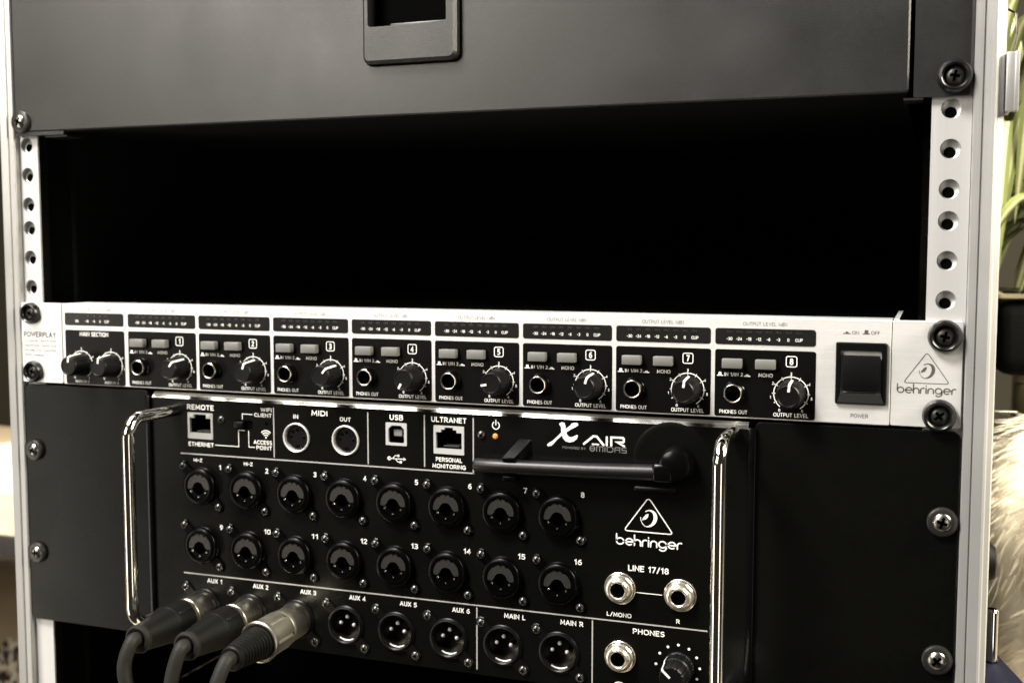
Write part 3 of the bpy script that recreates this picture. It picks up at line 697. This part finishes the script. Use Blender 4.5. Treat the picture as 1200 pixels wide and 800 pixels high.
# network sockets
def rj(a, step, lights):
    x0,x1,z0,z1 = a; x0 -= .5; x1 += .5; z0 = mz(z0-.5); z1 = mz(z1+.5); cx = (x0+x1)/2; w = x1-x0
    if step: op = [(x0+1.2,z0+2.5),(x1-1.2,z0+2.5),(x1-1.2,z1-3.2),(cx+4.0,z1-3.2),(cx+4.0,z1-1.9),(cx+2.2,z1-1.9),(cx+2.2,z1-.8),(cx-2.2,z1-.8),(cx-2.2,z1-1.9),(cx-4.0,z1-1.9),(cx-4.0,z1-3.2),(x0+1.2,z1-3.2)]
    else: op = [(x0+1.2,z0+3.0),(x1-1.2,z0+3.0),(x1-1.2,z1-2.8),(cx+3.6,z1-2.8),(cx+3.6,z1-.9),(cx-3.6,z1-.9),(cx-3.6,z1-2.8),(x0+1.2,z1-2.8)]
    s = part('network_socket', MB().plate(rr(x0,x1,z0,z1,.3,2), [op[::-1]], -.35, 1.2).mesh('network_socket', 'alu_edge' if not step else 'alu_rail'), mix)
    ys, ye = 1.25, 12
    n = len(op); mb = MB().add([(x,ys,z) for x,z in op]+[(x,ye,z) for x,z in op], [(i,(i+1)%n,n+(i+1)%n,n+i) for i in range(n)]+[[n+i for i in range(n)]])
    part('socket_cavity', mb.mesh('socket_cavity','hole'), s)
    mb = MB()
    for k in range(8): mb.box(cx-3.7+k*1.02, cx-3.4+k*1.02, 2.5, 8, z0+3.2, z0+3.7)
    part('contacts', mb.mesh('contacts','dim'), s)
    if lights:
        for xx in (x0+2.6, x1-2.6): part('status_light', MB().rbox(xx-1.2,xx+1.2,-.6,-.3,z1-2.2,z1-.7,.1,1).mesh('status_light','greenled'), s)
rj(RJ1, False, True); rj(RJ2, True, False)
# usb socket
x0,x1,z0,z1 = USB; x0-=.6; x1+=.6; z0=mz(z0-.6); z1=mz(z1+.6)
op = [(x0+1.4,z0+1.8),(x0+2.2,z0+1.1),(x1-2.2,z0+1.1),(x1-1.4,z0+1.8),(x1-1.4,z1-3.0),(x1-3.2,z1-1.3),(x0+3.2,z1-1.3),(x0+1.4,z1-3.0)]
s = part('usb_socket', MB().plate(rr(x0,x1,z0,z1,.3,2), [op[::-1]], -.4, 1.0).mesh('usb_socket','alu_rail'), mix)
n = len(op); part('socket_cavity', MB().add([(x,1.02,z) for x,z in op]+[(x,8,z) for x,z in op], [(i,(i+1)%n,n+(i+1)%n,n+i) for i in range(n)]+[[n+i for i in range(n)]]).mesh('socket_cavity','hole'), s)
part('socket_tongue', MB().rbox(x0+3.4,x1-3.2,1.4,7,z0+4.2,z0+7.4,.3,1).mesh('socket_tongue','dim'), s)
# midi sockets
MR = MB().lathe([(7.5,-.05),(7.4,-.8),(7.0,-1.0),(6.6,-.7),(6.45,4.5),(0,4.6)], seg=40).mesh('midi_socket','alu_face')
MP = MB().lathe([(6.0,4.5),(5.9,1.3),(5.6,1.0),(0,1.0)], seg=36).mesh('midi_core','satin')
MH = MB()
for a in (0,45,90,135,180): MH.disc(3.6*math.cos(math.radians(a)), 3.6*math.sin(math.radians(a)), .8, .94, 12)
MH.poly([(-1.2,-5.2),(1.2,-5.2),(1.2,-3.9),(-1.2,-3.9)], .94); MH = MH.mesh('pin_hole','hole')
MC = MB()
for a in (15,45): MC.disc(3.7*math.cos(math.radians(a)), 3.7*math.sin(math.radians(a)), .3, .9, 10)  # tiny bright discs put in as glints at the pin holes
MC = MC.mesh('contact','nickel')
for x, z in MIDI:
    s = part('midi_socket', MR, mix, (x,0,mz(z))); c = part('midi_core', MP, s); part('pin_holes', MH, s); part('contacts', MC, s)
# slide switch, reset hole, led, small screws
s = part('slide_switch', MB().box(-104.2,-93.6,1.0,6,mz(-64.4),mz(-59.5)).mesh('slide_switch','hole'), mix)
part('slider', MB().rbox(-103.6,-98.4,-2.4,1.2,mz(-63.4),mz(-60.2),.3,2).mesh('slider','satin'), s)
part('reset_hole', MB().lathe([(.95,-.06),(.75,-.02),(0,-.02)], -85.6, mz(-60.7), 16).mesh('reset_hole','hole'), mix)
part('power_light', MB().lathe([(1.35,0),(1.3,-.5),(.9,-1.0),(0,-1.2)], 38.2, mz(-60.0), 20).mesh('power_light','amber'), mix)
small_screw(mix, -112.4, mz(-60.0), .4); small_screw(mix, 31.1, mz(-59.8), .7)
# line and phones jacks
NUT = MB().lathe([(7.3,0),(7.3,-.5),(6.9,-.8)], seg=40).lathe([(6.6,-.7),(6.6,-2.2),(6.1,-2.8),(4.9,-3.0),(4.8,-3.1),(4.7,-4.6),(4.3,-5.0),(3.7,-5.0),(3.35,-4.7),(3.3,-4.3)], seg=48, rfun=lambda a: 1+.025*(math.cos(12*a) > .5)).mesh('jack_socket','jackm')
JB = MB().lathe([(3.3,-4.3),(3.2,2),(0,2)], seg=28).mesh('jack_bore','hole')
for x, z in ((98.6,-125.9),(126.2,-126.3),(98.9,-157.6)):
    s = part('jack_socket', NUT, mix, (x,0,mz(z))); part('jack_bore', JB, s)
k = MB(); rf = lambda a: 1+.03*math.cos(18*a)
k.lathe([(6.9,0),(6.9,-1.2),(6.2,-1.6)], seg=72); k.lathe([(6.2,-1.6),(5.9,-6.5)], seg=72, rfun=rf); k.lathe([(5.9,-6.5),(6.6,-7.0),(6.7,-8.2),(6.1,-9)], seg=72); k.lathe([(6.1,-9),(5.5,-15.5),(5.0,-16.2),(0,-16.2)], seg=72, rfun=rf)
k = part('phones_knob', k.mesh('phones_knob','knob'), mix, (126.0,-.02,mz(-158.9)), math.radians(-48))
mb = MB(); sd = [(-1.6,6.75),(-7,6.85),(-9,6.4),(-15.4,5.75),(-16.35,5.1),(-16.4,.8)]; vs = []
for y, r in sd: vs += [(-.5,y,r),(.5,y,r)]
mb.add(vs, [(2*i,2*i+1,2*i+3,2*i+2) for i in range(len(sd)-1)]); part('pointer', mb.mesh('pointer','white'), k)
# antenna folded across the panel: dish, hinge, rod, clip
dish = part('antenna_dish', MB().lathe([(17.5,0),(16.5,-.25),(15.0,-.2),(13.0,-.12),(0,-.1)], 121.5, mz(-66.5), 56).mesh('antenna_dish','mixer'), mix)
ant = part('antenna', MB().tube([(29.6,-5,mz(-73.1)),(31.0,-5,mz(-73.1)),(44,-5,mz(-73.0)),(44.05,-5,mz(-73.0)),(85,-5,mz(-72.1)),(117.5,-5,mz(-70.8))], [2.7,3.3,3.4,3.4,3.55,3.7], 28).mesh('antenna','antenna'), mix)
mb = MB()
for x in (35.6, 37.6): mb.tube([(x,-5,mz(-73.05)),(x+.5,-5,mz(-73.04))], 3.32, 28)
part('antenna_groove', mb.mesh('antenna_groove','hole'), ant)
part('antenna_hinge', MB().lathe([(7.8,-.1),(7.6,-5.5),(6.6,-7.8),(4.8,-8.6),(0,-8.8)], 124.5, mz(-67.0), 40).rbox(114.5,124,-8.8,-1.2,mz(-74.6),mz(-66.3),1.6,3).mesh('antenna_hinge','gloss'), mix)
mb = MB().rbox(105,124,-2.4,-.1,mz(-80.6),mz(-78.0),1.0,2); part('antenna_cradle', mb.mesh('antenna_cradle','satin'), mix)
mb = MB()
mb.rbox(44.2,50.6,-8.3,-6.2,mz(-69.7),mz(-68.2),.35,2)
mb.add([(44.6,-7.6,mz(-68.3)),(50.2,-7.6,mz(-68.3)),(56.0,-.05,mz(-60.6)),(50.0,-.05,mz(-60.6)),(44.6,-5.6,mz(-69.6)),(50.2,-5.6,mz(-69.6)),(56.5,-.05,mz(-68.5)),(50.0,-.05,mz(-68.5))], [(0,1,2,3),(0,4,5,1),(1,5,6,2),(0,3,7,4)])
mb.rbox(44.4,50.8,-7.6,-.1,mz(-79.2),mz(-77.0),.4,2)
part('antenna_clip', mb.mesh('antenna_clip','void_gloss'), mix)
# ================================================================== three microphone cables
def cable(name, i, style, label, path, sag):
    x = XC[i]
    r = empty(name, (x, -1, ROW3), label, 'cable', 'microphone cables plugged into the lower socket row')
    m4 = Matrix.Rotation(math.radians(sag), 4, 'X')
    def P(n, mb, m):
        mb.xf(m4); return part(n, mb.mesh(n, m), r)
    if style == 'black':
        sh = P('plug_shell', MB().lathe([(7.6,6),(8.5,-.2),(8.5,-13.5),(8.9,-13.7),(8.9,-14.6),(8.5,-14.8),(8.6,-16.0),(9.0,-16.2),(9.0,-17.8),(8.6,-18)], seg=48), 'nickel')
        bd = P('plug_body', MB().lathe([(8.7,-17.6),(9.3,-18.2),(9.4,-29.5),(9.2,-30.5),(9.0,-30.6),(8.9,-30.9),(9.1,-31.1),(8.6,-34),(6.6,-49),(6.4,-50.5)], seg=48), 'boot')
        mb = MB()
        for k in range(4):
            a = math.radians(45+90*k); mb.rbox(9.25*math.sin(a)-1.2, 9.25*math.sin(a)+1.2, -29,-19.5, 9.25*math.cos(a)-.35, 9.25*math.cos(a)+.35, .3, 1)
        mb.xf(m4); part('grip_rib', mb.mesh('grip_rib','boot'), bd)
        P('boot_collar', MB().lathe([(5.9,-49.6),(6.7,-50.2),(7.0,-51.6),(6.7,-53.0),(5.8,-53.4),(4.6,-53.0),(3.4,-51.5)], seg=40), 'rubber')
        e = -51.0
    else:
        P('plug_shell', MB().lathe([(7.6,6),(8.6,-.2),(8.6,-12.5),(8.9,-13.0),(8.9,-15.6),(8.7,-16)], seg=48), 'plug')
        def rf(a): return 1-.07*(abs(math.cos(3*a)) < .25)
        bd = P('plug_body', MB().lathe([(8.8,-15.8),(9.3,-16.6),(9.5,-18)], seg=72).lathe([(9.5,-18),(9.5,-31.5)], seg=72, rfun=rf).lathe([(9.5,-31.5),(10.1,-32.0),(10.2,-34.2),(9.6,-34.6),(8.6,-34.3),(8.3,-32.5)], seg=72), 'plug')
        prof = [(7.9,-33.0)]; y = -35.5; rr_ = 7.7
        while y > -54:
            prof += [(rr_+.35,y),(rr_+.35,y-1.0),(rr_-.35,y-1.25),(rr_-.38,y-1.85)]; y -= 2.1; rr_ -= .22
        P('ribbed_boot', MB().lathe(prof, seg=40), 'boot')
        P('boot_collar', MB().lathe([(5.3,y+.3),(5.9,y-.2),(5.9,y-2.2),(5.2,y-2.8),(3.2,y-2.6)], seg=36), 'boot')
        e = y-1.0
    p0 = m4 @ Vector((0,e,0)); p1 = m4 @ Vector((0,e-6,0))
    ctrl = [p0, p1]+[Vector(p)-Vector((x,-1,ROW3)) for p in path]
    pts = []
    for a in range(len(ctrl)-1):
        q0 = ctrl[max(a-1,0)]; q1 = ctrl[a]; q2 = ctrl[a+1]; q3 = ctrl[min(a+2,len(ctrl)-1)]
        for k in range(8):
            t_ = k/8; pts.append(.5*((2*q1)+(q2-q0)*t_+(2*q0-5*q1+4*q2-q3)*t_*t_+(3*q1-q0-3*q2+q3)*t_**3))
    pts.append(ctrl[-1])
    part('cord', MB().tube(pts, 3.35, 18).mesh('cord','rubber'), r)
cable('microphone_cable', 0, 'black', 'leftmost black cable plugged into the AUX 1 socket', [(-126.5,-62,-171),(-122,-62,-186),(-113,-58,-204),(-104,-52,-230),(-100,-48,-252)], 0)
cable('microphone_cable', 1, 'black', 'middle black cable plugged into the AUX 2 socket', [(-99.5,-62,-172),(-99.5,-64,-188),(-96,-62,-206),(-90,-58,-230),(-86,-54,-252)], 0)
cable('microphone_cable', 2, 'gold', 'cable with warm metal plug and ribbed boot in the AUX 3 socket', [(-71.5,-68,-171),(-74.5,-71,-188),(-74,-70,-206),(-71,-66,-230),(-68,-60,-252)], 1)

# ================================================================== surroundings: structures
def struct(name, me):
    o = part(name, me); o['kind'] = 'structure'; return o
wallm = mat('dark_olive_wall', (.024,.019,.008), .8, 0, .3, 60, var=.25, vscale=8)
floorm = mat('beige_floor', (.46,.40,.31), .6, 0, .1, 60, var=.12, vscale=14)
struct('wall', MB().box(-2600,2600,1500,1560,-900,1800).mesh('wall', wallm))
struct('floor', MB().box(-2600,2600,-40,1499,-560,-520).mesh('floor', floorm))
# pale wooden desk with papers at the far left
wood = mat('pale_wood', (.62,.50,.33), .5, 0, .1, 200, (1,1,14), .12, 20)
desk = empty('side_desk', (-720,602,-519), 'pale wooden desk with dark front edge left of the rack case', 'desk')
part('desk_top', MB().rbox(-760,175,-215,330,255,262,1.5).mesh('desk_top', wood), desk)
part('desk_edge', MB().rbox(-760,176,-222,-216,240,261,1.5).mesh('desk_edge', mat('dark_edge', (.010,.008,.006), .5, 0, .1, 200, var=.2, vscale=40)), desk)
for xx, yy in ((-740,-190),(160,-190),(-740,310),(160,310)): part('leg', MB().rbox(xx-9,xx+9,yy-9,yy+9,0,244,1.5).mesh('leg', 'satin'), desk)
paper = mat('cream_paper', (.86,.82,.70), .7, 0, .1, 100, var=.05, vscale=30)
for k, (x, y, a, lab) in enumerate(((-850,630,.12,'cream paper sheet lying nearest the dark desk edge'), (-905,710,-.2,'white paper sheet lying farther back on the pale desk'))):
    o = part('paper_sheet', MB().rbox(-148,148,-105,105,0,.8,.2,1).mesh('paper_sheet', paper), None, (x,y,-519+262+.4+k*1.2), rot=(0,0,a)); tag(o, lab, 'paper', 'paper sheets on the desk')
# nubby black and white rug on the floor below the desk
rugm = mat('rug_weave', (.30,.28,.25), .9, 0, .5, 300, var=.9, vscale=120)
mb = MB(); rnd = random.Random(3)
for i in range(2600):
    x = rnd.uniform(-160,160); y = rnd.uniform(-200,200); r = rnd.uniform(5,9)
    z = rnd.uniform(4,9); mi = 0 if rnd.random() < .55 else 1
    mb.add([(x-r,y,2),(x,y-r,2),(x+r,y,2),(x,y+r,2),(x+rnd.uniform(-3,3),y+rnd.uniform(-3,3),z+6)], [(0,1,4),(1,2,4),(2,3,4),(3,0,4)], mi, True)
mb.box(-160,160,-200,200,0,2.5,0)
rug = part('rug', mb.mesh('rug', [mat('rug_pale', (.62,.58,.50), .9), mat('rug_dark', (.05,.045,.04), .9)]), None, (-800,520,-519.5)); tag(rug, 'nubby black and cream woven rug below the desk at lower left', 'rug')

# spider plant on the right, standing in a dark planter
plant = empty('spider_plant', (330,380,-4), 'striped spider plant with long arching leaves right of the rack', 'plant')
leafm = mat('spider_leaf', (.15,.175,.055), .5, 0, .1, 100, var=.25, vscale=25)
stripem = mat('leaf_stripe', (.44,.44,.25), .5, 0, .1, 100, var=.15, vscale=25)
def leaf(p0, d, L_, droop, w, up):
    n = 12; pts = []
    for i in range(n+1):
        t_ = i/n; pts.append(Vector(p0)+Vector(d)*L_*t_+Vector((0,0,up*L_*t_-droop*L_*t_*t_)))
    side = Vector((-d[1],d[0],0)).normalized(); 
    if rnd.random() < .6: side = (side*.4+Vector((1,.2,.1))*.8).normalized()
    mb = MB(); vs = []
    for i, p in enumerate(pts):
        t_ = i/n; ww = w*(.55+1.1*t_)*(1-t_**3) if t_ < 1 else .1; ww = max(ww,.15)
        f = Vector((0,0,ww*.35))
        vs += [p-side*ww+f, p-side*ww*.35, p+side*ww*.35, p+side*ww+f]
    for i in range(n):
        for k, mi in ((0,0),(1,1),(2,0)): mb.add([vs[4*i+k],vs[4*i+k+1],vs[4*i+5+k],vs[4*i+4+k]], [(0,1,2,3)], mi, True)
    return mb
for k in range(70):
    a = rnd.uniform(-PI, PI); out = rnd.uniform(.25,.8)
    d = (math.cos(a)*out, math.sin(a)*out*.7, 0)
    m_ = leaf((rnd.uniform(-10,10),rnd.uniform(-10,10),rnd.uniform(0,20)), d, rnd.uniform(120,230), rnd.uniform(.7,1.5), rnd.uniform(3.6,6.0), rnd.uniform(.9,1.6))
    part('leaf', m_.mesh('leaf', [leafm, stripem]), plant)
# arching leaves hanging down in front, close to the case edge
for k in range(44):
    x = rnd.uniform(-75,-15); y = rnd.uniform(-75,-5)
    d = (rnd.uniform(-.18,.22), rnd.uniform(-.2,.1), 0)
    m_ = leaf((x,y,rnd.uniform(95,200)), d, rnd.uniform(120,185), rnd.uniform(.75,1.15), rnd.uniform(3.6,6.0), rnd.uniform(.05,.35))
    part('leaf', m_.mesh('leaf', [leafm, stripem]), plant)
part('plant_soil', MB().lathe([(0,0),(52,0)], seg=24).mesh('plant_soil', wallm), plant, (0,0,3), rot=(PI/2,0,0))
o = part('planter', MB().rbox(-76,60,-90,60,-50,0,12,4).mesh('planter', mat('dark_felt', (.003,.003,.0025), .8, 0, .8, 500, spec=.08, var=.3, vscale=200)), None, (340,385,-4)); tag(o, 'dark felt covered planter box under the spider plant', 'planter')
part('planter_rim', MB().plate(rr(-77,61,-91,61,5,3),[rr(-70,54,-84,54,4,3)],-1,1.5).mesh('planter_rim', mat('olive_rim', (.20,.17,.10), .7, 0, .2, 200, var=.2, vscale=60)), o, (0,0,1.6), rot=(-PI/2,0,0))
# plant stand legs visible below the planter
std = empty('plant_stand', (340,400,-519), 'pale stand legs showing between dark planter and white fur', 'plant stand')
for xx, yy in ((-52,-40),(50,-40),(-48,50),(50,50)):
    part('leg', MB().tube([(xx*1.1,yy,0),(xx,yy,454)], [5,6.5], 12).mesh('leg', mat('pale_stand_wood', (.46,.42,.30), .6)), std)
# white fur cushion
furm = mat('white_fur', (.95,.87,.72), .75, 0, .3, 90, var=.06, vscale=30)
mb = MB(); nu, nv = 48, 30; cu_ = []
for j in range(nv+1):
    ph = PI*j/nv
    for i in range(nu):
        th = 2*PI*i/nu; s_ = 1+.05*math.sin(5*th+3*ph)+.03*math.sin(11*th-2*ph)
        ex = .75; f = lambda c: math.copysign(abs(c)**ex, c)
        cu_.append((130*f(math.sin(ph))*f(math.cos(th))*s_, 85*f(math.sin(ph))*f(math.sin(th))*s_, 112*f(math.cos(ph))*s_))
mb.add(cu_, [(j*nu+i, j*nu+(i+1)%nu, (j+1)*nu+(i+1)%nu, (j+1)*nu+i) for j in range(nv) for i in range(nu)], 0, True)
fur = empty('fur_cushion', (372,315,-185), 'fluffy white fur cushion glowing in warm light beside the rack', 'cushion')
part('cushion_cover', mb.mesh('cushion_cover', furm), fur)
mb = MB()
for k in range(16000):
    c = Vector(cu_[rnd.randrange(nu*2, len(cu_)-nu*2)])
    if c.y > 30: continue
    p = c+Vector((rnd.uniform(-9,9),rnd.uniform(-3,1),rnd.uniform(-9,9))); nn = Vector((c.x/130,c.y/85*1.2,c.z/112)).normalized()
    ph = .9*math.sin(c.x*.06+1.3)+.7*math.sin(c.z*.07)
    fl = Vector((-.6+.5*math.sin(ph), 0, -.8+.4*math.cos(ph))); fl = (fl-nn*fl.dot(nn)).normalized()
    top = max(0, nn.z-.55)*1.6
    dr = (fl*(1-top)+nn*(.16+top)+Vector((rnd.uniform(-.15,.15),rnd.uniform(-.1,.1),rnd.uniform(-.15,.15)))).normalized(); L_ = rnd.uniform(9,17)
    sd_ = dr.cross(nn).normalized()*.55
    m1 = p+dr*L_*.6; m2 = p+dr*L_
    mb.add([p-sd_,p+sd_,m1+sd_*.6,m1-sd_*.6,m2], [(0,1,2,3),(3,2,4)], 0, True)
o = part('fur_pile', mb.mesh('fur_pile', furm), fur); o['kind'] = 'stuff'
# things low on the right: black knob on the case side, steel rod on a dark blue box
o = part('case_side_knob', MB().lathe([(0,-6),(7,-5),(10.5,0),(10.5,6),(7,10),(0,11)], seg=32).mesh('case_side_knob','matte'), case, (252.5,60,lz(-114.5)), rot=(0,0,PI/2)); 
q4 = [(-4,58.6),(2.6,60.5),(23,-15),(-4,-15)]
mb = MB().add([(x,y,z) for z in (0,120) for x,y in q4], [(0,1,2,3),(4,5,6,7),(0,1,5,4),(1,2,6,5),(2,3,7,6),(3,0,4,7)])
box = part('equipment_box', mb.mesh('equipment_box', mat('dark_blue_box', (.004,.005,.014), .6, 0, .2, 200, spec=.1, var=.2, vscale=40)), None, (257,0,-277)); tag(box, 'dark blue box close beside the case at lower right', 'box')
rod = part('steel_tube', MB().tube([(0,0,0),(0,0,23)], 2.6, 20).tube([(0,0,23),(0,0,24)], [2.6,2.0], 20).mesh('steel_tube','chrome'), None, (256.6,50,-156.9)); tag(rod, 'short shiny steel tube standing on the dark blue box', 'tube')
bx2 = part('tube_foot', MB().lathe([(0,-1.0),(3.2,-.9),(3.4,0)], seg=24).mesh('tube_foot','washer'), rod, (0,0,0), rot=(-PI/2,0,0))
